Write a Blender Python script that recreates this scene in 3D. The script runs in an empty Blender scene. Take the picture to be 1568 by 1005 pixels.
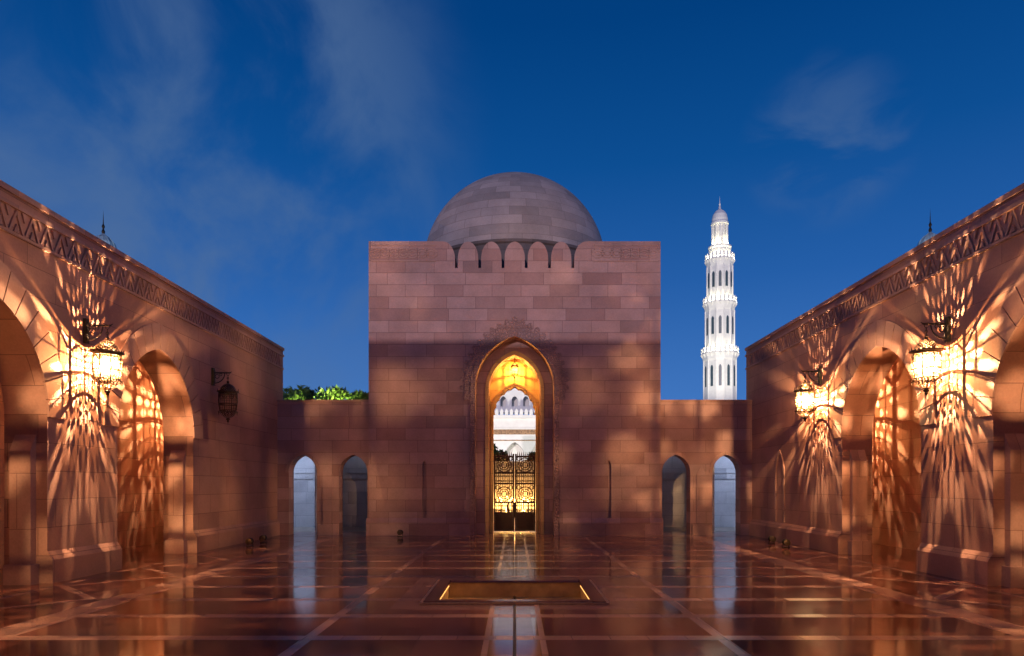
import bpy, math, random
from mathutils import Vector, Matrix
from mathutils.geometry import tessellate_polygon
random.seed(7)
R=math.radians
S=bpy.context.scene
S.view_settings.view_transform='Standard'; S.view_settings.look='None'; S.view_settings.exposure=0

# ---------------------------------------------------------------- mesh builder
class MB:
    def __init__(s): s.v=[]; s.f=[]; s.uv=None
    def add(s,vs,fs):
        o=len(s.v); s.v+= [tuple(v) for v in vs]; s.f+=[tuple(i+o for i in f) for f in fs]
    def box(s,x0,x1,y0,y1,z0,z1):
        s.add([(x0,y0,z0),(x1,y0,z0),(x1,y1,z0),(x0,y1,z0),(x0,y0,z1),(x1,y0,z1),(x1,y1,z1),(x0,y1,z1)],
              [(0,3,2,1),(4,5,6,7),(0,1,5,4),(1,2,6,5),(2,3,7,6),(3,0,4,7)])
    def frus(s,x0,x1,y0,y1,z0,z1,dx,dy):
        s.add([(x0,y0,z0),(x1,y0,z0),(x1,y1,z0),(x0,y1,z0),(x0+dx,y0+dy,z1),(x1-dx,y0+dy,z1),(x1-dx,y1-dy,z1),(x0+dx,y1-dy,z1)],
              [(0,3,2,1),(4,5,6,7),(0,1,5,4),(1,2,6,5),(2,3,7,6),(3,0,4,7)])
    def prism(s,outer,holes,plane,a,b):
        loops=[outer]+list(holes); pts=[p for l in loops for p in l]; n=len(pts)
        tri=tessellate_polygon([[Vector((p[0],p[1],0)) for p in l] for l in loops])
        m={'XZ':lambda p,t:(p[0],t,p[1]),'YZ':lambda p,t:(t,p[0],p[1]),'XY':lambda p,t:(p[0],p[1],t)}[plane]
        vs=[m(p,a) for p in pts]+[m(p,b) for p in pts]
        fs=[tuple(t) for t in tri]+[tuple(i+n for i in reversed(t)) for t in tri]
        o=0
        for l in loops:
            k=len(l)
            for i in range(k):
                j=(i+1)%k; fs.append((o+i,o+j,o+j+n,o+i+n))
            o+=k
        s.add(vs,fs)
    def lathe(s,prof,n,c=(0,0,0),rot=0,skip=None):
        vs=[];fs=[]
        for r,z in prof:
            for i in range(n):
                a=rot+2*math.pi*i/n; vs.append((c[0]+r*math.cos(a),c[1]+r*math.sin(a),c[2]+z))
        for k in range(len(prof)-1):
            for i in range(n):
                if skip and skip(k,i): continue
                j=(i+1)%n; fs.append((k*n+i,k*n+j,(k+1)*n+j,(k+1)*n+i))
        s.add(vs,fs)
    def tube(s,p0,p1,r,n=6,r1=None):
        if r1 is None: r1=r
        p0=Vector(p0);p1=Vector(p1);d=(p1-p0).normalized()
        u=d.orthogonal().normalized();w=d.cross(u)
        vs=[];
        for p,rr in((p0,r),(p1,r1)):
            for i in range(n):
                a=2*math.pi*i/n; vs.append(p+rr*(math.cos(a)*u+math.sin(a)*w))
        fs=[(i,(i+1)%n,n+(i+1)%n,n+i) for i in range(n)]+[tuple(range(n-1,-1,-1)),tuple(range(n,2*n))]
        s.add(vs,fs)
    def path(s,pts,r,n=6):
        for a,b in zip(pts[:-1],pts[1:]): s.tube(a,b,r,n)
    def ring(s,c,R_,r,n=16,axis='Z'):
        pts=[]
        for i in range(n+1):
            a=2*math.pi*i/n; x,y=R_*math.cos(a),R_*math.sin(a)
            pts.append((c[0]+x,c[1]+y,c[2]) if axis=='Z' else (c[0]+x,c[1],c[2]+y))
        s.path(pts,r,5)
    def obj(s,name,mat,parent=None,smooth=False,fix=True,loc=(0,0,0)):
        me=bpy.data.meshes.new(name); me.from_pydata(s.v,[],s.f)
        if fix:
            import bmesh
            bm=bmesh.new(); bm.from_mesh(me); bmesh.ops.recalc_face_normals(bm,faces=bm.faces); bm.to_mesh(me); bm.free()
        me.materials.append(mat)
        if smooth:
            for p in me.polygons: p.use_smooth=True
        me.update()
        o=bpy.data.objects.new(name,me); S.collection.objects.link(o); o.location=loc
        if parent: o.parent=parent
        return o
def empty(name,loc=(0,0,0)):
    o=bpy.data.objects.new(name,None); S.collection.objects.link(o); o.location=loc; o.empty_display_size=.3; return o
def light(name,kind,loc,power,col,parent=None,size=.02,target=None,angle=60,blend=.5):
    l=bpy.data.lights.new(name,kind); l.energy=power; l.color=col
    if kind in('POINT','SPOT'): l.shadow_soft_size=size
    if kind=='SPOT': l.spot_size=R(angle); l.spot_blend=blend
    o=bpy.data.objects.new(name,l); S.collection.objects.link(o)
    o.location=loc
    if target is not None:
        o.rotation_euler=(Vector(target)-Vector(loc)).to_track_quat('-Z','Y').to_euler()
    if parent: o.parent=parent
    return o
def arch(cx,hw,zs,za,n=14):
    """pointed arch from right springing over apex to left springing"""
    h=za-zs; c=max(0,(h*h-hw*hw)/(2*hw)); r=hw+c
    if h<hw: # depressed: elliptical with a point
        right=[(hw*math.cos(t*math.pi/2)**0.9,zs+h*math.sin(t*math.pi/2)) for t in [i/n for i in range(n)]]+[(0,zs+h)]
    else:
        amax=math.acos(c/r); right=[(-c+r*math.cos(amax*i/n),zs+r*math.sin(amax*i/n)) for i in range(n+1)]
    pts=[(cx+x,z) for x,z in right]+[(cx-x,z) for x,z in reversed(right[:-1])]
    return pts
def wall_outline(x0,x1,z0,z1,arches,top=None):
    """outline with arches notched from the bottom. arches: (cx,hw,zs,za)"""
    pts=[(x0,z0)]
    for cx,hw,zs,za in sorted(arches):
        pts.append((cx-hw,z0)); pts+=list(reversed(arch(cx,hw,zs,za))); pts.append((cx+hw,z0))
    pts.append((x1,z0))
    if top: pts+=top
    else: pts+=[(x1,z1),(x0,z1)]
    return pts
def arch_ring(cx,hw,zs,za,t,zb=None,ta=None):
    ta=ta or t*1.15
    o=arch(cx,hw+t,zs,za+ta); i=arch(cx,hw,zs,za)
    zb=zs if zb is None else zb
    if zb<zs: return [(cx+hw+t,zb)]+o+[(cx-hw-t,zb),(cx-hw,zb)]+list(reversed(i))+[(cx+hw,zb)]
    return o+list(reversed(i))
def voussoirs(mb,cx,hw,zs,za,t,plane,a,b,nst=9,gap=.012):
    """separate wedge stones around a pointed arch, with open joints"""
    N_=nst*4; o=arch(cx,hw+t,zs,za+t*1.2,N_); i=arch(cx,hw+.002,zs,za+.002,N_)
    m=len(o)-1
    for side in(0,1):
        for k in range(nst):
            q0=k*4+(side*N_); q1=q0+4
            oo=[Vector(p) for p in o[q0:q1+1]]; ii=[Vector(p) for p in i[q0:q1+1]]
            def trim(l):
                d0=(l[1]-l[0]).normalized(); d1=(l[-2]-l[-1]).normalized()
                l[0]=l[0]+d0*gap/2; l[-1]=l[-1]+d1*gap/2; return l
            oo=trim(oo); ii=trim(ii)
            mb.prism([tuple(p) for p in oo]+[tuple(p) for p in reversed(ii)],[],plane,a,b)

# ---------------------------------------------------------------- materials
def newmat(name):
    m=bpy.data.materials.new(name); m.use_nodes=True; nt=m.node_tree
    return m,nt,nt.nodes['Principled BSDF']
def simple(name,col,rough=.5,metal=0,noise=.25,nscale=8,bump=0):
    m,nt,b=newmat(name); N=nt.nodes;L=nt.links
    tc=N.new('ShaderNodeTexCoord'); nz=N.new('ShaderNodeTexNoise'); nz.inputs['Scale'].default_value=nscale; nz.inputs['Detail'].default_value=6
    L.new(tc.outputs['Object'],nz.inputs['Vector'])
    r=N.new('ShaderNodeValToRGB'); e=r.color_ramp.elements
    e[0].position=.3;e[1].position=.7
    e[0].color=(*[c*(1-noise) for c in col],1); e[1].color=(*[min(1,c*(1+noise)) for c in col],1)
    L.new(nz.outputs['Fac'],r.inputs['Fac']); L.new(r.outputs['Color'],b.inputs['Base Color'])
    b.inputs['Roughness'].default_value=rough; b.inputs['Metallic'].default_value=metal
    if bump:
        bp=N.new('ShaderNodeBump'); bp.inputs['Strength'].default_value=bump; bp.inputs['Distance'].default_value=.02
        L.new(nz.outputs['Fac'],bp.inputs['Height']); L.new(bp.outputs['Normal'],b.inputs['Normal'])
    return m
def math_node(nt,op,a,b=None,c=None):
    n=nt.nodes.new('ShaderNodeMath'); n.operation=op
    for i,v in enumerate((a,b,c)):
        if v is None: continue
        if isinstance(v,(int,float)): n.inputs[i].default_value=v
        else: nt.links.new(v,n.inputs[i])
    return n.outputs[0]
def mix(nt,fac,a,b,blend='MIX'):
    n=nt.nodes.new('ShaderNodeMix'); n.data_type='RGBA'; n.blend_type=blend
    for k,v in((0,fac),(6,a),(7,b)):
        if isinstance(v,(int,float)): n.inputs[k].default_value=v
        elif isinstance(v,tuple): n.inputs[k].default_value=(*v,1) if len(v)==3 else v
        else: nt.links.new(v,n.inputs[k])
    return n.outputs[2]
def stone(name,c1,c2,mortar,bw=.92,bh=.38,uv=False,carved=False,rough=.7,off=0.0):
    m,nt,b=newmat(name); N=nt.nodes;L=nt.links
    geo=N.new('ShaderNodeNewGeometry'); sp=N.new('ShaderNodeSeparateXYZ'); L.new(geo.outputs['Position'],sp.inputs[0])
    if uv:
        tc=N.new('ShaderNodeTexCoord'); vec=tc.outputs['UV']
    else:
        sn=N.new('ShaderNodeSeparateXYZ'); L.new(geo.outputs['True Normal'],sn.inputs[0])
        ax=math_node(nt,'GREATER_THAN',math_node(nt,'ABSOLUTE',sn.outputs[0]),.6)
        u=math_node(nt,'ADD',math_node(nt,'MULTIPLY',sp.outputs[0],math_node(nt,'SUBTRACT',1,ax)),math_node(nt,'MULTIPLY',sp.outputs[1],ax))
        cb=N.new('ShaderNodeCombineXYZ'); L.new(math_node(nt,'ADD',u,50+off),cb.inputs[0]); L.new(math_node(nt,'ADD',sp.outputs[2],.012),cb.inputs[1]); vec=cb.outputs[0]
    def brick(w,h,ms,sq,fr,ofs):
        br=N.new('ShaderNodeTexBrick'); br.offset=ofs; br.squash=sq; br.squash_frequency=fr
        for k,v in(('Scale',1),('Mortar Size',ms),('Mortar Smooth',.2),('Bias',0),('Brick Width',w),('Row Height',h)): br.inputs[k].default_value=v
        br.inputs['Color1'].default_value=(0,0,0,1); br.inputs['Color2'].default_value=(1,1,1,1); br.inputs['Mortar'].default_value=(.5,.5,.5,1)
        L.new(vec,br.inputs['Vector']); return br
    br=brick(bw,bh,.006,1.35,3,.43)
    col=mix(nt,br.outputs['Color'],c1,c2)
    # occasional darker / greyer blocks
    pw=math_node(nt,'POWER',br.outputs['Color'],7.0)
    col=mix(nt,math_node(nt,'MULTIPLY',pw,.75),col,(c1[0]*.62,c1[1]*.62,c1[2]*.66))
    nz=N.new('ShaderNodeTexNoise'); nz.inputs['Scale'].default_value=1.1; nz.inputs['Detail'].default_value=9; nz.inputs['Roughness'].default_value=.62; L.new(geo.outputs['Position'],nz.inputs['Vector'])
    nf=N.new('ShaderNodeTexNoise'); nf.inputs['Scale'].default_value=28; nf.inputs['Detail'].default_value=6; L.new(geo.outputs['Position'],nf.inputs['Vector'])
    k=math_node(nt,'ADD',math_node(nt,'MULTIPLY',nz.outputs['Fac'],.9),math_node(nt,'MULTIPLY',nf.outputs['Fac'],.4))
    k=math_node(nt,'ADD',k,.34)
    vm=N.new('ShaderNodeVectorMath'); vm.operation='SCALE'; L.new(col,vm.inputs[0]); L.new(k,vm.inputs['Scale'])
    col=mix(nt,math_node(nt,'MULTIPLY',br.outputs['Fac'],.85),vm.outputs[0],mortar)
    L.new(col,b.inputs['Base Color']); b.inputs['Roughness'].default_value=rough
    h=math_node(nt,'SUBTRACT',math_node(nt,'MULTIPLY',nf.outputs['Fac'],.35),math_node(nt,'MULTIPLY',br.outputs['Fac'],1.0))
    h=math_node(nt,'ADD',h,math_node(nt,'MULTIPLY',br.outputs['Color'],.25))
    if carved:
        vo=N.new('ShaderNodeTexVoronoi'); vo.inputs['Scale'].default_value=11; vo.feature='DISTANCE_TO_EDGE'; L.new(geo.outputs['Position'],vo.inputs['Vector'])
        h=math_node(nt,'ADD',h,math_node(nt,'MULTIPLY',math_node(nt,'MINIMUM',vo.outputs['Distance'],.25),9.0))
    bp=N.new('ShaderNodeBump'); bp.inputs['Strength'].default_value=.8 if carved else .5; bp.inputs['Distance'].default_value=.02 if carved else .012
    L.new(h,bp.inputs['Height']); L.new(bp.outputs['Normal'],b.inputs['Normal'])
    return m
M_st=stone('red_sandstone',(.31,.165,.145),(.50,.315,.285),(.13,.07,.06))
M_side=stone('red_sandstone_arcade',(.33,.165,.125),(.44,.245,.19),(.14,.065,.05),bw=1.15,bh=.46,off=.3)
M_carv=stone('carved_sandstone',(.36,.205,.175),(.45,.28,.25),(.2,.1,.08),bw=.7,bh=.6,carved=True)
M_trim=stone('sandstone_trim',(.36,.20,.16),(.46,.28,.235),(.2,.1,.08),bw=.6,bh=.9)
M_vous=stone('voussoir_stone',(.35,.19,.15),(.46,.27,.22),(.35,.19,.15),bw=.8,bh=3.3)
M_drum=stone('shade_darkened_stone',(.10,.075,.07),(.16,.12,.115),(.07,.05,.045))  # darkened base colour paints in the shade behind the merlon gaps
M_dome=stone('dome_stone',(.28,.235,.225),(.50,.41,.39),(.16,.12,.11),bw=1.0,bh=.34,uv=True)
M_cool=stone('pale_limestone',(.62,.6,.6),(.72,.7,.69),(.35,.34,.36),bw=.8,bh=.45)
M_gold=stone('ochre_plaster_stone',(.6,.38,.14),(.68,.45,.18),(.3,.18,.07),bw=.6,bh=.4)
M_brass=simple('aged_bronze',(.07,.045,.03),.42,.8,.3,30,.2)
M_dark=simple('dark_iron',(.03,.025,.022),.45,.7,.3,30)
M_gate=simple('bronze_gate_metal',(.10,.06,.035),.4,.7,.3,30)
M_white=simple('white_marble',(.8,.79,.76),.6,0,.06,1.5)
M_bluedome=simple('blue_grey_dome_tiles',(.30,.42,.48),.45,0,.2,3)
M_win=simple('window_shade',(.05,.08,.10),.3,0,.2,3)
M_bark=simple('bark',(.12,.08,.05),.9,0,.3,12,.5)
M_leaf=simple('leaves',(.07,.13,.025),.6,0,.5,2.5)
M_soil=simple('ground_soil',(.12,.09,.07),.9,0,.3,1.2,.3)
M_path=simple('pale_paving',(.4,.34,.28),.4,0,.15,3)
M_yard=simple('forecourt_stone',(.22,.16,.11),.35,0,.2,3)
def glassmat():
    m=bpy.data.materials.new('frosted_lantern_glass'); m.use_nodes=True; nt=m.node_tree; nt.nodes.clear()
    o=nt.nodes.new('ShaderNodeOutputMaterial'); mx=nt.nodes.new('ShaderNodeMixShader'); t=nt.nodes.new('ShaderNodeBsdfTransparent'); tr=nt.nodes.new('ShaderNodeBsdfTranslucent')
    t.inputs[0].default_value=(1,.95,.85,1); tr.inputs[0].default_value=(.9,.75,.5,1)
    nz=nt.nodes.new('ShaderNodeTexNoise'); nz.inputs['Scale'].default_value=9
    nt.links.new(math_node(nt,'MULTIPLY',nz.outputs['Fac'],.10),mx.inputs[0])
    nt.links.new(t.outputs[0],mx.inputs[1]); nt.links.new(tr.outputs[0],mx.inputs[2]); nt.links.new(mx.outputs[0],o.inputs[0]); return m
M_glass=glassmat()
def shademat():
    m=bpy.data.materials.new('pierced_amber_shade'); m.use_nodes=True; nt=m.node_tree; nt.nodes.clear()
    o=nt.nodes.new('ShaderNodeOutputMaterial'); mx=nt.nodes.new('ShaderNodeMixShader'); t=nt.nodes.new('ShaderNodeBsdfTransparent'); tr=nt.nodes.new('ShaderNodeBsdfTranslucent')
    t.inputs[0].default_value=(1,.8,.6,1); tr.inputs[0].default_value=(.12,.09,.05,1)
    nz=nt.nodes.new('ShaderNodeTexNoise'); nz.inputs['Scale'].default_value=9
    nt.links.new(math_node(nt,'ADD',math_node(nt,'MULTIPLY',nz.outputs['Fac'],.1),.78),mx.inputs[0])
    nt.links.new(t.outputs[0],mx.inputs[1]); nt.links.new(tr.outputs[0],mx.inputs[2]); nt.links.new(mx.outputs[0],o.inputs[0]); return m
M_shade=shademat()
def emis(name,col,s):
    m,nt,b=newmat(name); b.inputs['Emission Color'].default_value=(*col,1); b.inputs['Emission Strength'].default_value=s; b.inputs['Base Color'].default_value=(*col,1); return m
M_bulb=emis('warm_bulb',(1,.5,.12),30)

# floor
def floormat():
    m,nt,b=newmat('polished_granite'); N=nt.nodes;L=nt.links
    geo=N.new('ShaderNodeNewGeometry'); sp=N.new('ShaderNodeSeparateXYZ'); L.new(geo.outputs['Position'],sp.inputs[0]); X,Y=sp.outputs[0],sp.outputs[1]
    aX=math_node(nt,'ABSOLUTE',X)
    br=N.new('ShaderNodeTexBrick'); br.offset=0; 
    for k,v in(('Scale',1),('Mortar Size',.0035),('Mortar Smooth',.1),('Bias',0),('Brick Width',.4),('Row Height',.6)): br.inputs[k].default_value=v
    br.inputs['Color1'].default_value=(0,0,0,1); br.inputs['Color2'].default_value=(1,1,1,1); br.inputs['Mortar'].default_value=(.5,.5,.5,1)
    off=N.new('ShaderNodeVectorMath'); off.operation='ADD'; off.inputs[1].default_value=(60.2,60.15,0); L.new(geo.outputs['Position'],off.inputs[0]); L.new(off.outputs[0],br.inputs['Vector'])
    nz=N.new('ShaderNodeTexNoise'); nz.inputs['Scale'].default_value=60; nz.inputs['Detail'].default_value=8; L.new(geo.outputs['Position'],nz.inputs['Vector'])
    nl=N.new('ShaderNodeTexNoise'); nl.inputs['Scale'].default_value=.7; nl.inputs['Detail'].default_value=5; L.new(geo.outputs['Position'],nl.inputs['Vector'])
    dark=mix(nt,br.outputs['Color'],(.085,.026,.018),(.15,.048,.033))
    lite=mix(nt,br.outputs['Color'],(.28,.14,.105),(.38,.20,.155))
    def inr(v,a,c): return math_node(nt,'MULTIPLY',math_node(nt,'GREATER_THAN',v,a),math_node(nt,'LESS_THAN',v,c))
    ym=math_node(nt,'MODULO',math_node(nt,'ADD',Y,60.15),1.2)
    t1=math_node(nt,'MULTIPLY',math_node(nt,'LESS_THAN',ym,.2),math_node(nt,'LESS_THAN',aX,5.3))
    t2=inr(aX,5.3,5.75); t3=inr(aX,2.1,2.22); t4=inr(aX,.26,.32)
    t5=math_node(nt,'GREATER_THAN',Y,21.0)
    dg=math_node(nt,'PINGPONG',math_node(nt,'ADD',Y,60),1.2)
    dd=math_node(nt,'ABSOLUTE',math_node(nt,'SUBTRACT',math_node(nt,'SUBTRACT',aX,5.95),dg))
    t7=math_node(nt,'MULTIPLY',math_node(nt,'LESS_THAN',dd,.09),inr(aX,5.9,7.2))
    t8=inr(aX,7.2,7.32)
    t6=math_node(nt,'MULTIPLY',math_node(nt,'LESS_THAN',aX,1.62),inr(Y,8.78,11.75))
    mask=math_node(nt,'MAXIMUM',math_node(nt,'MAXIMUM',t1,math_node(nt,'MAXIMUM',t2,math_node(nt,'MULTIPLY',t6,.6))),math_node(nt,'MAXIMUM',t3,math_node(nt,'MAXIMUM',t4,t5)))
    mask=math_node(nt,'MAXIMUM',mask,math_node(nt,'MAXIMUM',t7,t8))
    col=mix(nt,mask,dark,lite)
    k=math_node(nt,'ADD',math_node(nt,'MULTIPLY',nz.outputs['Fac'],.9),.55)
    vm=N.new('ShaderNodeVectorMath'); vm.operation='SCALE'; L.new(col,vm.inputs[0]); L.new(k,vm.inputs['Scale'])
    col=mix(nt,math_node(nt,'MULTIPLY',br.outputs['Fac'],.7),vm.outputs[0],(.05,.02,.015))
    L.new(col,b.inputs['Base Color'])
    rg=math_node(nt,'ADD',math_node(nt,'MULTIPLY',nl.outputs['Fac'],.10),.03); rg=math_node(nt,'ADD',rg,math_node(nt,'MULTIPLY',br.outputs['Color'],.05)); rg=math_node(nt,'ADD',rg,math_node(nt,'MULTIPLY',mask,.09))
    L.new(rg,b.inputs['Roughness']); b.inputs['IOR'].default_value=1.5
    bp=N.new('ShaderNodeBump'); bp.inputs['Strength'].default_value=.12; bp.inputs['Distance'].default_value=.01
    h=math_node(nt,'ADD',math_node(nt,'MULTIPLY',nl.outputs['Fac'],2.0),math_node(nt,'SUBTRACT',math_node(nt,'MULTIPLY',br.outputs['Color'],.16),math_node(nt,'MULTIPLY',br.outputs['Fac'],.4)))
    L.new(h,bp.inputs['Height']); L.new(bp.outputs['Normal'],b.inputs['Normal'])
    return m
M_floor=floormat()

# ---------------------------------------------------------------- dimensions
XW=7.6; TOP=6.0; FD=21.7; BW=4.64; BT=9.35
PX,PY0,PY1=1.08,9.34,11.22
def holed(name,x0,x1,y0,y1,z,mat):
    mb=MB(); xs=[x0,-PX,PX,x1]; ys=[y0,PY0,PY1,y1]
    vs=[(x,y,z) for y in ys for x in xs]; fs=[]
    for j in range(3):
        for i in range(3):
            if i==1 and j==1: continue
            a=j*4+i; fs.append((a,a+1,a+5,a+4))
    mb.add(vs,fs); return mb.obj(name,mat,fix=False)
holed('ground',-700,700,-700,900,-.012,M_soil)
holed('courtyard_floor',-8.29,8.29,-7.9,23.39,0,M_floor)
mb=MB()
mb.box(8.29,9.9,-7.9,23.39,-.008,-.002); mb.box(-9.9,-8.29,-7.9,23.39,-.008,-.002)
mb.obj('gallery_floor',M_floor)
mb=MB(); mb.box(-9.9,-4.7,23.4,26.2,-.01,.004); mb.box(4.7,9.9,23.4,26.2,-.01,.004); mb.obj('passage_paving',M_path)
mb=MB(); mb.box(-4,4,23.4,31,-.01,.003); mb.box(-14,14,31.01,69,-.01,.001); mb.obj('forecourt_paving',M_yard)

# basin
pool=empty('sunken_basin',(0,10.3,0))
def P(o,par):
    o.parent=par; o.matrix_parent_inverse=Matrix.Translation(-Vector(par.location)); return o
M_basin=simple('basin_ochre_stone',(.45,.27,.11),.35,0,.25,6)
M_rim=simple('basin_rim_granite',(.11,.045,.032),.2,0,.3,20)
mb=MB(); t=.03;D=-.24
mb.box(-PX-.02,-PX,PY0,PY1,D,-.001);mb.box(PX,PX+.02,PY0,PY1,D,-.001)
mb.box(-PX,PX,PY1,PY1+.02,D,-.001);mb.box(-PX,PX,PY0-.02,PY0,D,-.001);mb.box(-PX,PX,PY0,PY1,D-.02,D)
P(mb.obj('basin_lining',M_basin),pool)
mb=MB(); w=.16
mb.frus(-PX-w,-PX+.03,PY0-w,PY1+w,.002,.035,.01,.01);mb.frus(PX-.03,PX+w,PY0-w,PY1+w,.002,.035,.01,.01)
mb.frus(-PX+.031,PX-.031,PY1-.03,PY1+w,.002,.034,.0,.01);mb.frus(-PX+.031,PX-.031,PY0-w,PY0+.03,.002,.034,.0,.01)
P(mb.obj('basin_rim',M_rim),pool)
mb=MB(); w2=.2; z=.004
mb.box(-PX-w2,-PX-w-.003,PY0-w2,PY1+w2,.001,.02); mb.box(PX+w+.003,PX+w2,PY0-w2,PY1+w2,.001,.02); mb.box(-PX-w-.002,PX+w+.002,PY0-w2,PY0-w-.003,.001,.02); mb.box(-PX-w-.002,PX+w+.002,PY1+w+.003,PY1+w2,.001,.02)
P(mb.obj('stone_edging',simple('edging_stone',(.42,.24,.15),.3,0,.2,20)),pool)
mb=MB(); mb.lathe([(.0,.0),(.07,.0),(.06,.03),(.02,.05),(.018,.14),(.04,.15),(0,.17)],12,(0,10.3,D)); P(mb.obj('water_jet_nozzle',M_brass,smooth=True),pool)
M_strip=emis('basin_strip_light',(1,.5,.14),1.7)
mb=MB(); mb.box(-PX+.002,-PX+.016,PY0+.1,PY1-.1,-.045,-.036); mb.box(PX-.016,PX-.002,PY0+.1,PY1-.1,-.045,-.036)
mb.box(-PX+.1,PX-.1,PY0+.002,PY0+.03,-.07,-.035)
P(mb.obj('strip_lights',M_strip),pool)
mb=MB(); mb.box(-.018,.018,-7,PY0-w2-.005,.001,.005); mb.obj('drain_channel',M_dark)

# ---------------------------------------------------------------- gatehouse
gh=empty('domed_gatehouse',(0,26.4,0))
def G(mb,name,mat,**k): return P(mb.obj(name,mat,**k),gh)
top=[(BW,BT),(2.3,BT)]
pit=.74; hw=.325; xs=1.48+pit/2+.045
def merl(cx,hw,zs,za,n=14): # round-shouldered merlon, narrower at top
    pts=[]
    for i in range(n+1):
        a=math.pi*i/n; pts.append((cx+hw*math.cos(a),zs+(za-zs)*math.sin(a)**.95))
    return pts
sh=[(xs+.38*(1-math.cos(a)),8.78+.565*math.sin(a)) for a in [math.pi/2*(1-i/8) for i in range(9)]]
top+=sh
cs=[1.48,.74,0,-.74,-1.48]
top.append((xs,8.5))
for c in cs:
    top.append((c+hw,8.5)); top+=merl(c,hw,8.78,9.34); top.append((c-hw,8.5))
top.append((-xs,8.5)); top+=[(-x,z) for x,z in reversed(sh)]
top+=[(-2.3,BT),(-BW,BT)]
mb=MB()
def slot(cx,hw,z0,zs,za): return [(cx-hw,z0),(cx+hw,z0)]+arch(cx,hw,zs,za,6)
SL=(-2.87,3.0)
mb.prism(wall_outline(-BW,BW,0,BT,[(0,1.25,4.7,6.32)],top),[slot(c,.07,.5,2.2,2.38) for c in SL],'XZ',FD,22.3)
G(mb,'front_wall',M_st)
mb=MB()
for c in SL: mb.box(c-.1,c+.1,FD+.1,22.29,.45,2.45)
G(mb,'niche_backs',M_st)
mb=MB(); mb.prism(wall_outline(-BW+.003,BW-.003,0,8.45,[(0,.84,4.7,5.85)]),[],'XZ',22.301,23.0)
G(mb,'portal_inner_wall',M_st)
def lobed(hw,zs,za,n=7):
    base=arch(0,hw,zs,za,n*6); out=[]; m=len(base)-1; L=5*2-1
    for i,(x,z) in enumerate(base):
        t=i/m*L; k=.045*abs(math.sin(t*math.pi)); cx,cz=0,zs
        d=math.hypot(x-cx,z-cz); out.append((x+(x-cx)/d*k,z+(z-cz)/d*k))
    return out
lo=lobed(.66,4.0,4.88)
mb=MB(); out=[(-BW+.006,0),(-.72,0),(-.72,4.0)]+list(reversed(lo))+[(.72,4.0),(.72,0),(BW-.006,0),(BW-.006,8.45),(-BW+.006,8.45)]
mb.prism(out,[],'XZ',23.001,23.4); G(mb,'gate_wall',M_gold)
mb=MB(); mb.box(-BW,-BW+.6,23.402,30.4,0,BT-.005); mb.box(BW-.6,BW,23.402,30.4,0,BT-.005); G(mb,'side_walls',M_st)
mb=MB(); mb.box(-BW,-BW+.5,22.302,23.4,8.452,BT-.005); mb.box(BW-.5,BW,22.302,23.4,8.452,BT-.005); G(mb,'parapet_returns',M_st)
mb=MB(); mb.prism(wall_outline(-BW,BW,0,BT-.006,[(0,1.25,5.0,6.7)]),[],'XZ',30.402,31.0); G(mb,'rear_wall',M_st)
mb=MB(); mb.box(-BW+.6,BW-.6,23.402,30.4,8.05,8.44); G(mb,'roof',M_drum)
def uvdome(name,R_,c,mat,parent,nu=96,nv=40,squash=1.0,pt=0.0):
    vs=[];fs=[]
    for j in range(nv+1):
        th=(math.pi/2)*j/nv
        for i in range(nu+1):
            a=2*math.pi*i/nu; r=R_*math.cos(th); z=R_*squash*math.sin(th)+pt*max(0,(th/(math.pi/2)-.8)/.2)**2
            vs.append((r*math.cos(a),r*math.sin(a),z))
    for j in range(nv):
        for i in range(nu):
            a=j*(nu+1)+i; fs.append((a,a+1,a+nu+2,a+nu+1))
    me=bpy.data.meshes.new(name); me.from_pydata(vs,[],fs)
    ul=me.uv_layers.new(name='UVMap')
    for p in me.polygons:
        p.use_smooth=True
        for li in p.loop_indices:
            vi=me.loops[li].vertex_index; j=vi//(nu+1); i=vi%(nu+1)
            ul.data[li].uv=(i/nu*21+50, R_*(math.pi/2)*j/nv+10)
    me.materials.append(mat); o=bpy.data.objects.new(name,me); S.collection.objects.link(o); o.location=c
    return P(o,parent) if parent else o
dome=uvdome('dome',3.5,(0,26.4,9.86),M_dome,gh,pt=.05)
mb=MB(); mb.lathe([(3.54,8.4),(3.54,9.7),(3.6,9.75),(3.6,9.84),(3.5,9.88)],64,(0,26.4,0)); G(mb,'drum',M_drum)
mb=MB(); mb.prism(arch_ring(0,1.25,4.7,6.32,.16,0.0),[],'XZ',FD-.05,FD-.001); G(mb,'portal_arch_moulding',M_carv)
mb=MB(); mb.prism(arch_ring(0,1.41,4.7,6.5,.2,4.3,ta=.34),[],'XZ',FD-.022,FD-.002)
ra=arch(0,1.66,4.7,6.87,11)
for (x,z) in ra:
    mb.prism([(x+.085*math.cos(a),z+.085*math.sin(a)) for a in [2*math.pi*i/12 for i in range(12)]],[],'XZ',FD-.012,FD-.003)
G(mb,'carved_arch_border',M_carv)
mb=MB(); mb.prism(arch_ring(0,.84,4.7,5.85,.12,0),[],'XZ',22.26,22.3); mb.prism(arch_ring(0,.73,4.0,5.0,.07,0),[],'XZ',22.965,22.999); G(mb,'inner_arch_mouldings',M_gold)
mb=MB()
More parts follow.
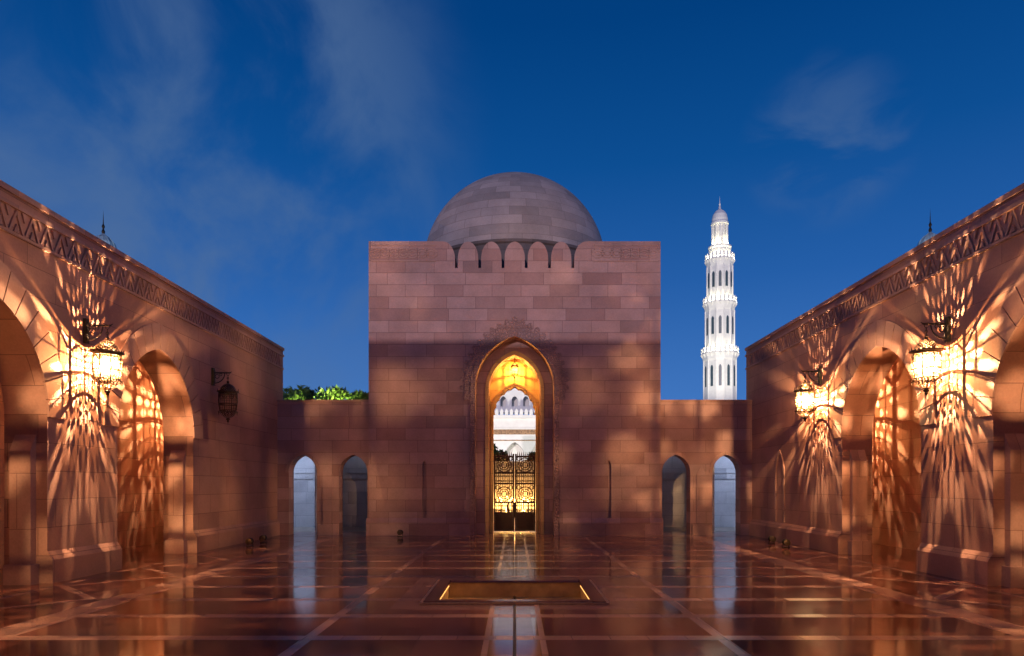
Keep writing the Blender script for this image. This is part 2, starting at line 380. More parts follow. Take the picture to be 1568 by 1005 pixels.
for s in(-1,1):
    a,b_=(2.5,4.56); x0,x1=(a,b_) if s>0 else (-b_,-a)
    mb.box(x0,x1,FD-.02,FD-.001,9.2,9.24); mb.box(x0,x1,FD-.02,FD-.001,8.70,8.74)
    n=7; w=(x1-x0)/n
    for i in range(n):
        cx=x0+w*(i+.5)
        for rr in (.17,.09):
            ring_o=[(cx+rr*1.25*math.cos(t),8.97+rr*math.sin(t)) for t in [2*math.pi*k/8+.39 for k in range(8)]]
            ring_i=[(cx+(rr-.028)*1.25*math.cos(t),8.97+(rr-.028)*math.sin(t)) for t in [2*math.pi*k/8+.39 for k in range(8)]]
            mb.prism(ring_o,[ring_i],'XZ',FD-.016,FD-.001)
G(mb,'carved_frieze',M_trim)
mb=MB()
for s in(-1,1):
    x0,x1=(1.42,BW+.07) if s>0 else (-BW-.07,-1.42)
    mb.box(x0,x1,FD-.08,FD-.002,0,.42); 
    mb.add([(x0,FD-.08,.421),(x1,FD-.08,.421),(x1,FD-.002,.55),(x0,FD-.002,.55),(x1,FD-.002,.421),(x0,FD-.002,.421)],[(0,1,2,3),(0,3,5),(1,4,2),(0,5,4,1)])
G(mb,'plinth',M_st)

gate=empty('ornamental_gate',(0,23.2,0))
mb=MB(); GH=2.62; gy=23.2
for s in(-1,1):
    x0,x1=(.012,.705) if s>0 else (-.705,-.012)
    for a,b_ in((x0,x0+.06),(x1-.06,x1)): mb.box(a,b_,gy-.03,gy+.03,.04,GH+.04)
    for z in(.04,.62,.98,1.62,1.98,GH-.08): mb.box(x0+.061,x1-.061,gy-.025,gy+.025,z,z+.06)
    nb=9
    for i in range(nb):
        x=x0+.06+(x1-x0-.12)*(i+.5)/nb
        mb.tube((x,gy,.67),(x,gy,GH),.012,6)
        for z in (.76,.9,1.74,1.9): mb.ring((x,gy,z),.03,.008,10,'Y')
        mb.tube((x,gy,GH-.01),(x,gy,GH+.12),.02,6,.002)
    cx=(x0+x1)/2
    for z in(1.3,2.28):
        for rr,tt in((.24,.018),(.16,.014),(.09,.014)): mb.ring((cx,gy-.012,z),rr,tt,20,'Y')
        for k in range(12):
            a=k*math.pi/6; mb.tube((cx+.09*math.cos(a),gy-.012,z+.09*math.sin(a)),(cx+.24*math.cos(a),gy-.012,z+.24*math.sin(a)),.01,5)
        for dx in(-.22,.22):
            for dz in(-.22,.22): mb.ring((cx+dx,gy-.01,z+dz),.07,.012,12,'Y')
P(mb.obj('lattice',M_gate),gate)
mb=MB()
for s in(-1,1):
    x0,x1=(.012,.705) if s>0 else (-.705,-.012)
    mb.box(x0+.061,x1-.061,gy-.012,gy+.012,.101,.619)
    mb.frus(x0+.1,x1-.1,gy-.03,gy-.0125,.15,.56,.03,0)
P(mb.obj('solid_panels',M_gate),gate)
mb=MB(); mb.tube((-.04,gy-.04,1.2),(-.04,gy-.04,1.45),.012,8); mb.tube((.04,gy-.04,1.2),(.04,gy-.04,1.45),.012,8); P(mb.obj('handles',M_brass),gate)

# ---------------------------------------------------------------- lanterns
def lantern_geo(parent,scale=1.0,lit=True,power=700,col=(1,.6,.3),shade=True,seed=0):
    """origin = hanging point; body hangs down 1.15 m"""
    s=scale
    fr=MB()
    fr.ring((0,0,-.03*s),.03*s,.006*s,12,'Y')
    fr.tube((0,0,-.06*s),(0,0,-.2*s),.008*s)
    fr.ring((0,0,-.12*s),.022*s,.006*s,10,'Y')
    fr.lathe([(0,-.17*s),(.02*s,-.185*s),(.035*s,-.205*s),(.02*s,-.225*s),(.03*s,-.24*s)],12)
    prof=[(.03,-.24),(.055,-.25),(.075,-.262),(.097,-.275),(.115,-.29),(.13,-.307),(.145,-.325),(.155,-.345),(.165,-.365),(.174,-.388),(.18,-.41)]
    fr.lathe([(r*s,z*s) for r,z in prof],64,skip=lambda k,i:(0<k<10 and (i//2)%2==(k%2) and i%2==0))
    fr.lathe([(.18*s,-.41*s),(.235*s,-.418*s),(.24*s,-.435*s),(.20*s,-.45*s),(.19*s,-.47*s)],16)
    zt,zb=-.46,-.86; rt,rb=.195,.172
    def pt(a,z,dr=0):
        t=(z-zt)/(zb-zt); r=(rt+(rb-rt)*t+.018*math.sin(t*math.pi))+dr; return (r*s*math.cos(a),r*s*math.sin(a),z*s)
    for k in range(8):
        a=k*math.pi/4
        pts=[pt(a,zt+(zb-zt)*i/5) for i in range(6)]; fr.path(pts,.011*s,6)
        for da,rr in((.26,.004),(.52,.004)):
            pts=[pt(a+da,zt+(zb-zt)*i/4) for i in range(5)]; fr.path(pts,rr*s,4)
        prev=None
        for i in range(9):
            u=i/8; zz=zt-.03-.075*(abs(u-.5)*2)**1.6; p=pt(a+.06+.665*u,zz)
            if prev: fr.tube(prev,p,.008*s,4)
            prev=p
    for z,rr in((-.5,.005),(-.60,.004),(-.70,.009),(-.715,.005),(-.79,.004),(-.85,.010)):
        n=24; pts=[pt(2*math.pi*i/n,z) for i in range(n+1)]; fr.path(pts,rr*s,5)
    n=48; a_=[pt(2*math.pi*i/n,-.46) for i in range(n)]; b_=[pt(2*math.pi*i/n,-.475) for i in range(n)]
    fr.add(a_+b_,[(i,(i+1)%n,n+(i+1)%n,n+i) for i in range(n)])
    fr.lathe([(.172*s,-.86*s),(.215*s,-.868*s),(.215*s,-.885*s),(.17*s,-.9*s)],64,skip=lambda k,i:i%2==0)
    prof=[(.17,-.9),(.163,-.917),(.155,-.935),(.143,-.95),(.13,-.965),(.115,-.978),(.098,-.99),(.08,-1.0),(.06,-1.01),(.03,-1.02)]
    fr.lathe([(r*s,z*s) for r,z in prof],64,skip=lambda k,i:(k<8 and ((i//2)%2==(k%2) or i%4==1)))
    fr.lathe([(.03*s,-1.02*s),(.045*s,-1.035*s),(.045*s,-1.05*s),(.02*s,-1.065*s),(.028*s,-1.085*s),(.008*s,-1.11*s),(0,-1.17*s)],12)
    for k in range(8):
        a=k*math.pi/4; fr.tube((.205*s*math.cos(a),.205*s*math.sin(a),-.885*s),(.205*s*math.cos(a),.205*s*math.sin(a),-.95*s),.010*s,6,.003*s)
        fr.tube((.225*s*math.cos(a),.225*s*math.sin(a),-.42*s),(.235*s*math.cos(a),.235*s*math.sin(a),-.36*s),.012*s,6,.002*s)
    fr.obj('lantern_frame',M_brass,parent)
    g=MB(); g.lathe([(.178*s,-.47*s),(.19*s,-.66*s),(.165*s,-.86*s)],32); g.obj('lantern_glass',M_glass,parent,smooth=True)
    if lit:
        light('lantern_bulb','POINT',(0,0,-.64*s),power,col,parent,size=(.0048 if shade else .02)*s)
        if shade:
            rd=random.Random(seed); pr=[]; nk=72
            for k in range(nk+1):
                th=R(-84)+R(168)*k/nk; pr.append((.15*math.cos(th),-.64+.15*math.sin(th)))
            na=132
            def sk(k,i):
                row=k//6; ii=(i+3*(row%2))%6; kk=k%6
                return (kk in(1,2) and ii in(0,1,2,3)) or (kk in (0,3) and ii in (1,2))
            drop=set(((k//6),(i//6)) for k in range(nk) for i in range(na) if rd.random()<.006)
            sh=MB(); sh.lathe([(r*s,z*s) for r,z in pr],na,skip=lambda k,i: sk(k,i) and (k//6,i//6) not in drop); sh.obj('pierced_shade',M_shade,parent)
def wall_lantern(side,y,z=4.42,lit=True,power=700,z0=0,seed=0):
    e=empty('wall_lantern',(side*(XW-.40),y,z))
    lantern_geo(e,1.12,lit,power,seed=seed)
    m=MB(); w=side*.40
    x0,x1=sorted((w,w-side*.05)); m.box(x0,x1,-.05,.05,-.32,.12); m.box(*sorted((w-side*.051,w-side*.07)),-.03,.03,-.26,.06)
    m.tube((w,0,.0),(-side*.05,0,.0),.018,8)
    m.tube((-side*.05,0,0),(-side*.1,0,.03),.014,8,.004)
    pts=[]
    for i in range(13):
        t=i/12; a=t*math.pi/2
        pts.append((w-side*(.06+.26*math.sin(a)),0,-.26+.25*(1-math.cos(a))))
    m.path(pts,.012,6); m.ring((w-side*.13,0,-.09),.05,.008,14,'Y'); m.ring((w-side*.22,0,-.045),.03,.007,12,'Y')
    m.obj('bracket',M_dark,e)
    return e
wall_lantern(-1,12.07,power=1750,seed=1); wall_lantern(-1,17.15,lit=False); wall_lantern(1,11.94,power=1800,seed=2); wall_lantern(1,16.93,power=1250,seed=3)
wall_lantern(-1,6.9,power=1200,seed=4); wall_lantern(1,6.9,power=1200,seed=5)
hl=empty('hanging_lantern',(0,22.62,5.8)); lantern_geo(hl,.62,True,165,(1,.48,.09),shade=False)
m=MB(); m.tube((0,0,-.02),(0,0,.04),.006); m.obj('suspension_rod',M_dark,hl)

# ---------------------------------------------------------------- side arcades
def side_arcade(s,centers):
    e=empty('arcade_wall',(s*XW,8,0))
    def A(mb,name,mat,**k): return P(mb.obj(name,mat,**k),e)
    x0,x1=sorted((s*XW,s*(XW+.7)))
    inner=s*XW; pr=lambda d:tuple(sorted((inner-s*d,inner-s*.001)))
    mb=MB(); mb.prism(wall_outline(-7.9,22.4,0,TOP,[(c,1.54,2.7,4.5) for c in centers]),[],'YZ',x0,x1); A(mb,'arched_wall',M_side)
    mb=MB()
    for c in centers: voussoirs(mb,c,1.54,2.7,4.5,.46,'YZ',*pr(.03),gap=.018)
    A(mb,'voussoirs',M_vous)
    mb=MB()
    for c in centers:
        for d in(-1,1):
            ye=c+d*1.54; a,b_=sorted((ye,ye-d*.13)); xa,xb=sorted((inner+s*.18,inner+s*.52))
            mb.box(xa,xb,a,b_,0,2.15)
            vs=[(xa,a,2.151),(xb,a,2.151),(xb,b_,2.151),(xa,b_,2.151),(xa,ye,2.42),(xb,ye,2.42)]
            if abs(a-ye)<1e-6: mb.add(vs,[(0,1,2,3),(3,2,5,4),(0,3,4),(1,5,2),(0,4,5,1)])
            else: mb.add(vs,[(0,1,2,3),(0,1,5,4),(0,3,4),(1,5,2),(3,4,5,2)])
            a2,b2=sorted((ye,ye-d*.2)); mb.box(xa-.05,xb+.05,a2,b2,0,.32)
    A(mb,'jamb_shafts',M_trim)
    mb=MB(); edges=[-7.9]+[v for c in sorted(centers) for v in(c-1.54,c+1.54)]+[22.39-.55]
    for i in range(0,len(edges),2):
        a,b_=edges[i],edges[i+1]
        xa,xb=pr(.09); mb.box(xa,xb,a,b_,0,.38)
        xo,xi=inner-s*.09,inner-s*.001
        mb.add([(xo,a,.381),(xo,b_,.381),(xi,b_,.52),(xi,a,.52),(xi,a,.381),(xi,b_,.381)],[(0,1,2,3),(0,3,4),(1,5,2),(4,5,1,0)])
    A(mb,'plinth',M_side)
    mb=MB(); xa,xb=pr(.045); mb.box(xa,xb,-7.9,22.395,TOP-.2,TOP-.14)
    xa,xb=pr(.035); mb.box(xa,xb,-7.9,22.395,TOP-.62,TOP-.57)
    xa,xb=pr(.028); y=-7.8; p=.34; z0=TOP-.565; z1=TOP-.205
    while y<22.0:
        m_=y+p/2
        mb.prism([(y,z0),(y+.045,z0),(m_,z1-.07),(y+p-.045,z0),(y+p,z0),(m_,z1)],[],'YZ',xa,xb)
        mb.prism([(m_-.055,z0+.01),(m_+.055,z0+.01),(m_,z0+.14)],[],'YZ',xa,xb)
        mb.prism([(y-.055,z1-.005),(y,z1-.15),(y+.055,z1-.005)],[],'YZ',xa,xb)
        y+=p
    A(mb,'carved_frieze',M_trim)
    mb=MB(); xa,xb=sorted((s*(XW-.04),s*(XW+.76))); mb.box(xa,xb,-7.95,22.42,TOP+.001,TOP+.09); A(mb,'coping',M_trim)
    mb=MB(); xa,xb=sorted((s*9.85,s*10.3)); mb.box(xa,xb,-7.9,22.4,0,TOP-.1); A(mb,'gallery_back_wall',M_side)
    mb=MB(); xa,xb=sorted((s*8.302,s*9.849)); mb.box(xa,xb,-7.9,22.4,5.3,5.7); A(mb,'gallery_ceiling',M_side)
    mb=MB(); mb.box(xa,xb,20.2,20.6,0,5.29); A(mb,'gallery_end_wall',M_side)
    mb=MB(); mb.prism(arch_ring(19.55,.26,1.9,2.5,.09,.55),[],'YZ',*pr(.03)); 
    if s>0: A(mb,'niche_frame',M_trim)
    for yy,pw in((18.7,1000),(12.07,900)):
        l=empty('gallery_fill_lantern',(s*8.85,yy,4.35)); lantern_geo(l,1.0,True,pw,(1,.58,.27),seed=int(yy*10)+s)  # out-of-view lanterns added for warm fill inside the gallery
        m=MB(); m.tube((0,0,-.02),(0,0,.94),.008); m.obj('chain',M_dark,l)
    return e
side_arcade(-1,[14.6,9.56,4.5,-.55]); side_arcade(1,[14.3,9.3,4.3,-.75])

# ---------------------------------------------------------------- low arched walls
for s in(-1,1):
    e=empty('arched_courtyard_wall',(s*6.1,22,0))
    x0,x1=sorted((s*(BW+.002),s*(XW-.002)))
    ar=[(s*6.78,.45,2.0,2.57),(s*5.17,.455,2.0,2.57)]
    mb=MB(); mb.prism(wall_outline(x0,x1,0,4.27,ar),[],'XZ',21.86,22.35); P(mb.obj('wall',M_st),e)
    mb=MB(); mb.box(x0,x1,21.83,22.38,4.271,4.33); P(mb.obj('coping',M_trim),e)
    mb=MB(); 
    mb.prism(arch_ring(s*6.78,.45,2.0,2.57,.1),[],'XZ',21.835,21.859)
    P(mb.obj('arch_moulding',M_trim),e)
    mb=MB()
    for cx in(s*5.975,):
        mb.box(cx-.3,cx+.3,21.78,21.859,0,.34); mb.box(cx-.16,cx+.16,21.82,21.858,.341,1.9)
        mb.add([(cx-.16,21.82,1.901),(cx+.16,21.82,1.901),(cx+.02,21.858,2.2),(cx-.02,21.858,2.2),(cx-.16,21.858,1.901),(cx+.16,21.858,1.901)],[(0,1,2,3),(0,3,4),(1,5,2),(0,4,5,1)])
    P(mb.obj('pier_shaft',M_st),e)
    b=empty('pale_passage_wall',(s*7,26,0))
    xa,xb=sorted((s*4.7,s*10.3)); mb=MB(); mb.box(xa,xb,26.0,26.3,0,3.7); P(mb.obj('back_wall',M_cool),b)
    mb=MB(); mb.box(*sorted((s*6.62,s*6.82)),23.3,25.99,0,3.69); P(mb.obj('partition',M_cool),b)
    mb=MB(); mb.box(xa,xb,25.96,25.998,2.05,2.09); mb.box(xa,xb,25.96,25.998,1.83,1.86)
    x=xa+.1
    while x<xb-.2: mb.prism([(x,1.87),(x+.2,1.87),(x+.1,2.04)],[],'XZ',25.975,25.998); x+=.2
    P(mb.obj('frieze_band',M_cool),b)
    ll=empty('passage_lamp',(s*9.2,24.0,3.4)); m=MB(); m.lathe([(0,.1),(.12,.08),(.14,0),(.1,0)],12); m.obj('shade',M_dark,ll); m=MB(); m.tube((0,0,.1),(0,0,.35),.01); m.obj('stem',M_dark,ll)
    light('passage_bulb','POINT',(0,0,-.08),190,(.54,.68,1.0),ll,size=.06)
    light('passage_light','POINT',(s*5.6,25.2,3.3),5,(.7,.8,1.0),b,size=.1).matrix_parent_inverse=Matrix.Translation(-Vector(b.location))
e=empty('unseen_shadow_wall',(0,-8.3,0)); mb=MB(); mb.box(-30,30,-8.7,-8.0,0,8.2); P(mb.obj('wall',M_st),e)  # unseen wall behind the camera, sized to cast the facade's shadow line
mb=MB(); mb.box(-30,30,-8.75,-7.96,8.201,8.28); P(mb.obj('coping',M_trim),e)

# ---------------------------------------------------------------- floodlights on floor
for x,y in((-3.55,21.2),(-6.9,17.8),(-6.95,18.9),(7.0,18.6),(6.95,17.5)):
    e=empty('ground_floodlight',(x,y,0)); m=MB()
    m.box(-.08,.08,-.06,.06,.0,.02); m.tube((-.07,0,.02),(-.07,0,.14),.008); m.tube((.07,0,.02),(.07,0,.14),.008)
    m.lathe([(0,.22),(.06,.21),(.095,.16),(.1,.12),(.07,.07),(0,.055)],14)
    m.obj('housing',M_dark,e,smooth=False)
    m=MB(); m.lathe([(.075,0),(.085,.02),(0,.03)],14,(0,0,.0)); o=m.obj('lens_ring',M_brass,e); o.location=(0,-.085,.13); o.rotation_euler=(R(80),0,0)

# ---------------------------------------------------------------- minarets
def minaret(cx,cy,big=True,sc=1.0,bz=0.0):
    e=empty('minaret',(cx,cy,0))
    if big:
        m=MB(); n=12
        prof=[(3.9,0),(3.9,16),(3.55,16.5),(3.5,28.6),(3.7,29),(3.75,29.6),(4.0,30.2),(4.0,30.5),(3.85,30.5)]
        m.lathe(prof,n); m.lathe([(3.85,30.5),(3.15,30.5),(3.12,39.5),(3.25,39.9),(3.4,40.6),(3.6,41.2),(3.6,41.5)],n)
        m.lathe([(3.6,41.5),(2.8,41.5),(2.76,49.2),(2.85,49.6),(3.0,50.3),(3.15,50.8),(3.15,51.0)],n)
        m.lathe([(3.15,51),(2.45,51),(2.4,53.2),(2.55,53.6),(2.5,53.9),(1.6,54)],n)
        m.lathe([(1.25,54),(1.25,58.5),(1.9,58.7),(1.9,59.1),(1.7,59.3),(1.72,59.9),(1.5,60.9),(.95,61.7),(.4,62.1),(.22,62.4)],24)
        m.lathe([(.22,62.4),(.3,62.7),(.12,63.0),(.2,63.3),(.07,63.6),(0,65.2)],12)
        for z,r in((30.5,3.85),(41.5,3.45),(51.0,3.0)):
            for k in range(24):
                a=2*math.pi*k/24; x,y=r*math.cos(a),r*math.sin(a); d=Vector((math.cos(a),math.sin(a),0)); tt=Vector((-d.y,d.x,0))
                p=Vector((x,y,z)); w=.22
                m.add([p-tt*w,p+tt*w,p+tt*w+d*.14,p-tt*w+d*.14,p-tt*w+Vector((0,0,.85)),p+tt*w+Vector((0,0,.85)),p+tt*w+d*.14+Vector((0,0,.85)),p-tt*w+d*.14+Vector((0,0,.85)),p+d*.07+Vector((0,0,1.25))],
                      [(0,1,5,4),(1,2,6,5),(2,3,7,6),(3,0,4,7),(4,5,8),(5,6,8),(6,7,8),(7,4,8)])
                q=p+d*.02
                m.tube(q+Vector((0,0,-1.1))-d*.35,q+Vector((0,0,-.25)),.12,5,.3)
            m.ring((0,0,z+.45),r+.07,.09,24)
        for k in range(12):
            a=2*math.pi*(k+.5)/12; m.tube((1.6*math.cos(a),1.6*math.sin(a),54),(1.6*math.cos(a),1.6*math.sin(a),58.6),.17,8)
        for r,z0,z1 in((3.5,16.5,28.8),(3.14,30.6,39.7),(2.78,41.6,49.4)):
            for k in range(12):
                a=2*math.pi*k/12; m.tube((r*math.cos(a),r*math.sin(a),z0),(r*math.cos(a),r*math.sin(a),z1),.16,6)
        m.obj('shaft',M_white,e)
        w=MB()
        for r,z0,z1 in((3.56,23.0,27.6),(3.17,34.3,38.2),(2.82,44.6,48.0)):
            for k in range(12):
                a=2*math.pi*(k+.5)/12; rr=r*math.cos(math.pi/12)+.03
                d=Vector((math.cos(a),math.sin(a),0)); tt=Vector((-d.y,d.x,0)); hw=.30
                pl=[(-hw,z0),(hw,z0)]+arch(0,hw,z1-.6,z1,5)
                vs=[d*rr+tt*u+Vector((0,0,v)) for u,v in pl]; w.add(vs,[tuple(range(len(vs)))])
        w.obj('windows',M_win,e,fix=False)
        for z,r in((30.7,3.5),(41.7,3.12),(51.2,2.75),(54.1,2.2)):
            for a in(-150,-115,-65,-30):
                light('balcony_floodlight','POINT',(r*math.cos(R(a)),r*math.sin(R(a)),z),210,(1,.92,.62),e,size=.08)
    else:
        m=MB(); m.lathe([(2.0,0),(1.9,24),(2.1,24.3),(2.1,24.8),(1.4,24.9),(1.3,27.6),(1.5,27.8),(1.5,28.2)],16); m.obj('shaft',M_white,e)
        m=MB(); pr=[(1.25,28.2),(1.38,28.8),(1.36,29.4),(1.15,30.0),(.75,30.5),(.3,30.8),(.12,31.0)]
        m.lathe(pr,24)
        for k in range(12):
            a=2*math.pi*k/12; m.path([(r*1.01*math.cos(a),r*1.01*math.sin(a),z) for r,z in pr],.06,5)
        m.obj('ribbed_dome',M_bluedome,e,smooth=False)
        m=MB(); m.lathe([(.12,31),(.2,31.3),(.08,31.6),(.18,31.9),(.06,32.2),(.03,33),(0,33.9)],10); m.obj('finial',M_brass,e)
        light('dome_floodlight','POINT',(cx*-.06,-4,26.5),400,(.8,.95,1),e,size=.2)
    return e
minaret(45.07,150)
minaret(-48.2,80,False); minaret(48.4,79.5,False)
for x,p in((28,70000),(62,26000)): light('minaret_floodlight','SPOT',(x,112,1.0),p,(1,.96,.80),None,size=.5,target=(45,150,44),angle=44)

# ---------------------------------------------------------------- prayer hall beyond the gate
ph=empty('prayer_hall',(0,72,0))
mb=MB(); ars=[(x,1.1,4.2,6.0) for x in(-10.4,-7.8,-5.2,-2.6,0,2.6,5.2,7.8,10.4)]
mb.prism(wall_outline(-13,13,0,8.4,ars),[],'XZ',69.5,70.5); mb.box(-13,13,71.6,84,0,8.3); P(mb.obj('lower_storey',M_white),ph)
mb=MB(); mb.box(-13.2,13.2,69.2,70.55,8.41,8.7); mb.box(-13.1,13.1,69.35,69.49,7.3,7.42)
x=-13
while x<12.8:
    mb.prism([(x,8.701),(x+.36,8.701),(x+.36,9.0)]+arch(x+.18,.18,9.0,9.35,4)[1:],[],'XZ',69.3,69.45)
    mb.prism(list(arch(x+.22,.16,7.75,8.15,4))+[(x+.06,7.5),(x+.38,7.5)],[],'XZ',69.4,69.49); x+=.5
P(mb.obj('cornice',M_white),ph)
mb=MB(); mb.box(-13,13,69.44,69.499,6.75,7.25); mb.box(-13,13,69.44,69.499,6.1,6.2); P(mb.obj('inscription_band',simple('band_stone',(.3,.17,.08),.6,0,.5,6)),ph)
mb=MB(); o_=[(-6,9.3),(6,9.3),(6,11)]+arch(0,6,11,14.2)[1:]
hl_=[[(0+a_[0],a_[1]) for a_ in [(cx-.3,9.9),(cx+.3,9.9)]+arch(cx,.3,10.6,11.0,4)] for cx in (-3.6,-2.4,-1.2,0,1.2,2.4,3.6)]
mb.prism(o_,hl_,'XZ',72,72.6)
for k in range(13):
    a=math.pi*(k+.5)/13; mb.tube((.6*math.cos(a),71.95,11.3+.6*math.sin(a)),(2.6*math.cos(a),71.95,11.3+2.0*math.sin(a)),.08,5)
mb.path([(2.8*math.cos(math.pi*k/16),71.95,11.3+2.2*math.sin(math.pi*k/16)) for k in range(17)],.12,5)
mb.box(-6,6,73.6,74,9.3,14)
P(mb.obj('upper_arch',M_white),ph)
for x in(-8,8): light('hall_floodlight','SPOT',(x,52,.6),7500,(1,.95,.82),None,size=.3,target=(0,70,9.5),angle=80)
light('chamber_lamp','POINT',(0,27,6.5),1900,(1,.52,.14),None,size=.15)
gw=empty('gate_backlight_wall',(0,46,0)); mb=MB(); mb.box(-6,6,46,46.4,0,3.05); mb.box(-6.1,6.1,45.95,46.45,3.051,3.2)  # pale wall added beyond the gate as a warm backlight for the lattice
x=-5.9
while x<5.8:
    mb.box(x,x+.22,45.9,45.999,.3,2.9); x+=.62
P(mb.obj('panelled_wall',M_path),gw)
for x in(-1.6,-.5,.6,1.7):
    light('backlight_fill','POINT',(x,45.2,.25),330,(1,.55,.16),gw,size=.05).matrix_parent_inverse=Matrix.Translation(-Vector(gw.location))  # lamps added only to light this backing wall
for i,(x,y) in enumerate([(-.62,33),(-.3,33.6),(0,33.2),(.33,33.5),(.66,33),(-.8,38),(-.15,37),(.5,38),(1.0,41),(-.45,42)]):
    e=empty('garden_bollard_lamp',(x,y,0)); m=MB(); m.lathe([(.05,0),(.03,.04),(.025,.7),(.05,.75),(.05,.78)],10); m.obj('post',M_dark,e)
    m=MB(); m.lathe([(.045,.781),(.055,.84),(.04,.9),(0,.93)],10); m.obj('glowing_globe',M_bulb,e,smooth=True)

# ---------------------------------------------------------------- trees
def tree(name,x,y,h,cr,ch,n=3500,seed=1,ls=.13):
    rd=random.Random(seed); e=empty(name,(x,y,0)); t=MB()
    base=h-ch*.8
    t.tube((0,0,0),(.05,.0,base*.6),.16,8,.12); t.tube((.05,0,base*.6),(0,.05,base+ch*.2),.12,8,.08)
    clumps=[]
    for k in range(26):
        a=rd.uniform(0,6.28); rr=cr*math.sqrt(rd.random())*.85; zz=h-ch*.5+rd.uniform(-.42,.42)*ch*math.sqrt(max(.05,1-(rr/cr)**2))
        c=Vector((rr*math.cos(a),rr*math.sin(a),zz)); clumps.append((c,rd.uniform(.22,.42)*cr*.75))
        st=Vector((0,0,base*rd.uniform(.55,1))); md=(st+c)/2+Vector((0,0,-.1)); t.tube(st,md,.05,5,.035); t.tube(md,c,.035,5,.012)
    t.obj('trunk_and_limbs',M_bark,e)
    vs=[];fs=[]
    for i in range(n):
        c,r=rd.choice(clumps); d=Vector((rd.gauss(0,1),rd.gauss(0,1),rd.gauss(0,.8))).normalized()*r*rd.uniform(.45,1.08)
        p=c+d; u=Vector((rd.gauss(0,1),rd.gauss(0,1),rd.gauss(0,1))).normalized(); w=u.orthogonal().normalized(); s=ls*rd.uniform(.5,1.2)
        o=len(vs); vs+=[p-u*s,p+w*s*.4,p+u*s,p-w*s*.4]; fs.append((o,o+1,o+2,o+3))
    m=MB(); m.add(vs,fs); m.obj('foliage',M_leaf,e,fix=False)
    return e
tree('garden_tree',-7.6,29.6,6.1,1.35,2.6,seed=3,n=4500); tree('garden_tree',-9.1,30.2,6.0,1.2,2.2,seed=5); tree('garden_tree',-10.4,31,6.0,1.1,2.2,seed=8); tree('garden_tree',-5.9,30,5.9,.9,2.0,seed=11,n=2500)
light('tree_uplight','SPOT',(-6.9,27.6,3.4),3600,(.95,1,.3),None,size=.1,target=(-7.2,29.6,5.8),angle=95)
tree('olive_tree',-2.0,50,4.7,1.7,3.6,seed=21,ls=.2,n=5000); tree('olive_tree',2.1,52,4.6,1.5,3.4,seed=22,ls=.2,n=5000); tree('olive_tree',0,56,3.9,1.9,3.9,seed=23,ls=.22,n=6000)

# ---------------------------------------------------------------- world
W=bpy.data.worlds.new('World'); S.world=W; W.use_nodes=True; nt=W.node_tree; N=nt.nodes;L=nt.links
bg=N['Background']; tc=N.new('ShaderNodeTexCoord'); nm=N.new('ShaderNodeVectorMath'); nm.operation='NORMALIZE'; L.new(tc.outputs['Generated'],nm.inputs[0])
sp=N.new('ShaderNodeSeparateXYZ'); L.new(nm.outputs[0],sp.inputs[0])
rp=N.new('ShaderNodeValToRGB'); cr=rp.color_ramp
stops=[(0,(.075,.22,.58)),(.14,(.047,.17,.50)),(.28,(.018,.112,.39)),(.42,(.004,.076,.29)),(.56,(.0006,.049,.21)),(1,(.0005,.015,.08))]
cr.elements[0].position=0; cr.elements[0].color=(*stops[0][1],1); cr.elements[1].position=1; cr.elements[1].color=(*stops[-1][1],1)
for p,c in stops[1:-1]:
    el=cr.elements.new(p); el.color=(*c,1)
L.new(sp.outputs[2],rp.inputs['Fac'])
def dotmask(v,lo,hi):
    d=N.new('ShaderNodeVectorMath'); d.operation='DOT_PRODUCT'; L.new(nm.outputs[0],d.inputs[0]); d.inputs[1].default_value=Vector(v).normalized()
    mr=N.new('ShaderNodeMapRange'); mr.interpolation_type='SMOOTHSTEP'; L.new(d.outputs['Value'],mr.inputs['Value']); mr.inputs['From Min'].default_value=lo; mr.inputs['From Max'].default_value=hi
    return mr.outputs[0]
mp=N.new('ShaderNodeMapping'); mp.inputs['Scale'].default_value=(3.6,3,2.6); mp.inputs['Rotation'].default_value=(0,R(35),0); mp.inputs['Location'].default_value=(1.7,.6,.3); L.new(nm.outputs[0],mp.inputs['Vector'])
nz=N.new('ShaderNodeTexNoise'); nz.inputs['Scale'].default_value=1.7; nz.inputs['Detail'].default_value=7; nz.inputs['Roughness'].default_value=.54; nz.inputs['Distortion'].default_value=.5; L.new(mp.outputs[0],nz.inputs['Vector'])
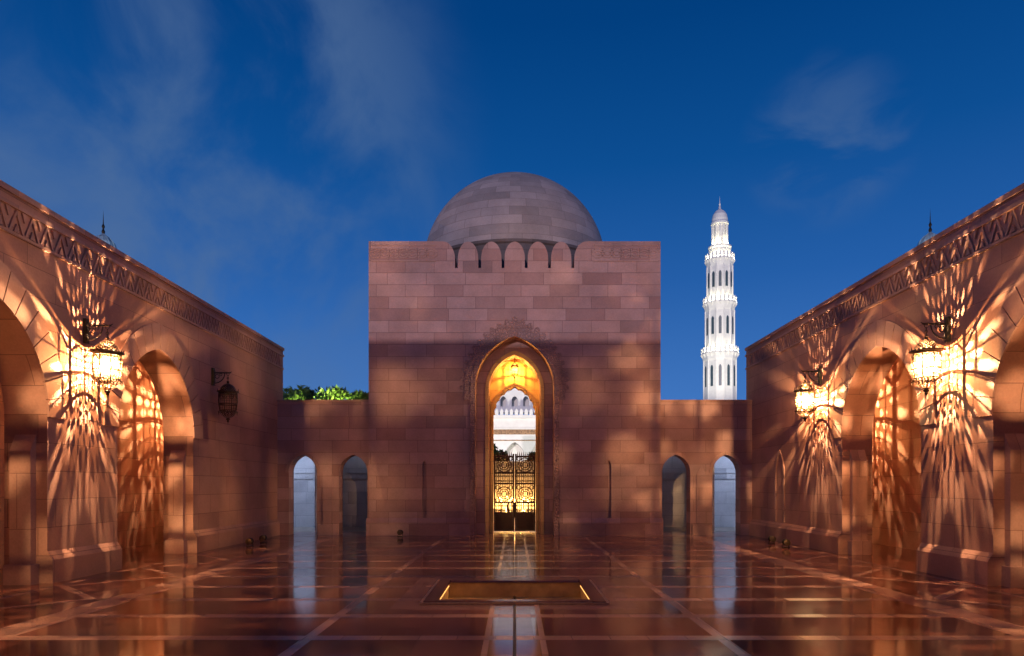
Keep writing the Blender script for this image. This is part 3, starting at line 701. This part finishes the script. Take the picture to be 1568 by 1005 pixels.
mr=N.new('ShaderNodeMapRange'); mr.interpolation_type='SMOOTHSTEP'; L.new(nz.outputs['Fac'],mr.inputs['Value']); mr.inputs['From Min'].default_value=.33; mr.inputs['From Max'].default_value=.66
c1=math_node(nt,'MULTIPLY',dotmask((-.66,1,.52),.87,.97),mr.outputs[0])
mp2=N.new('ShaderNodeMapping'); mp2.inputs['Scale'].default_value=(1,1,2.2); mp2.inputs['Rotation'].default_value=(0,R(-25),0); L.new(nm.outputs[0],mp2.inputs['Vector'])
n2=N.new('ShaderNodeTexNoise'); n2.inputs['Scale'].default_value=9; n2.inputs['Detail'].default_value=6; n2.inputs['Distortion'].default_value=.5; L.new(mp2.outputs[0],n2.inputs['Vector'])
m2=N.new('ShaderNodeMapRange'); m2.interpolation_type='SMOOTHSTEP'; L.new(n2.outputs['Fac'],m2.inputs['Value']); m2.inputs['From Min'].default_value=.4; m2.inputs['From Max'].default_value=.68
c2=math_node(nt,'MULTIPLY',dotmask((.46,1,.50),.994,1.0),m2.outputs[0])
ct=math_node(nt,'MAXIMUM',math_node(nt,'MULTIPLY',c1,.7),math_node(nt,'MULTIPLY',c2,.42))
colr=mix(nt,ct,rp.outputs['Color'],(.085,.16,.32))
L.new(colr,bg.inputs['Color']); bg.inputs['Strength'].default_value=1.0

rear_floodlight=bpy.data.lights.new('rear_floodlight','SUN'); rear_floodlight.energy=1.2; rear_floodlight.color=(1,.80,.86); rear_floodlight.angle=R(.5)  # parallel lamp standing in for distant floodlighting from behind the camera
so=bpy.data.objects.new('rear_floodlight',rear_floodlight); S.collection.objects.link(so)
el,az=R(4),R(8); d=Vector((math.sin(az)*math.cos(el),math.cos(az)*math.cos(el),-math.sin(el))); so.rotation_euler=d.to_track_quat('-Z','Y').to_euler()

cam=bpy.data.cameras.new('camera'); co=bpy.data.objects.new('camera',cam); S.collection.objects.link(co)
co.location=(0,0,1.6); co.rotation_euler=(R(90),0,0); cam.lens=24; cam.sensor_width=36; cam.shift_y=(743-502.5)/1568; cam.shift_x=-4/1568
cam.clip_end=2000; cam.clip_start=.05; S.camera=co
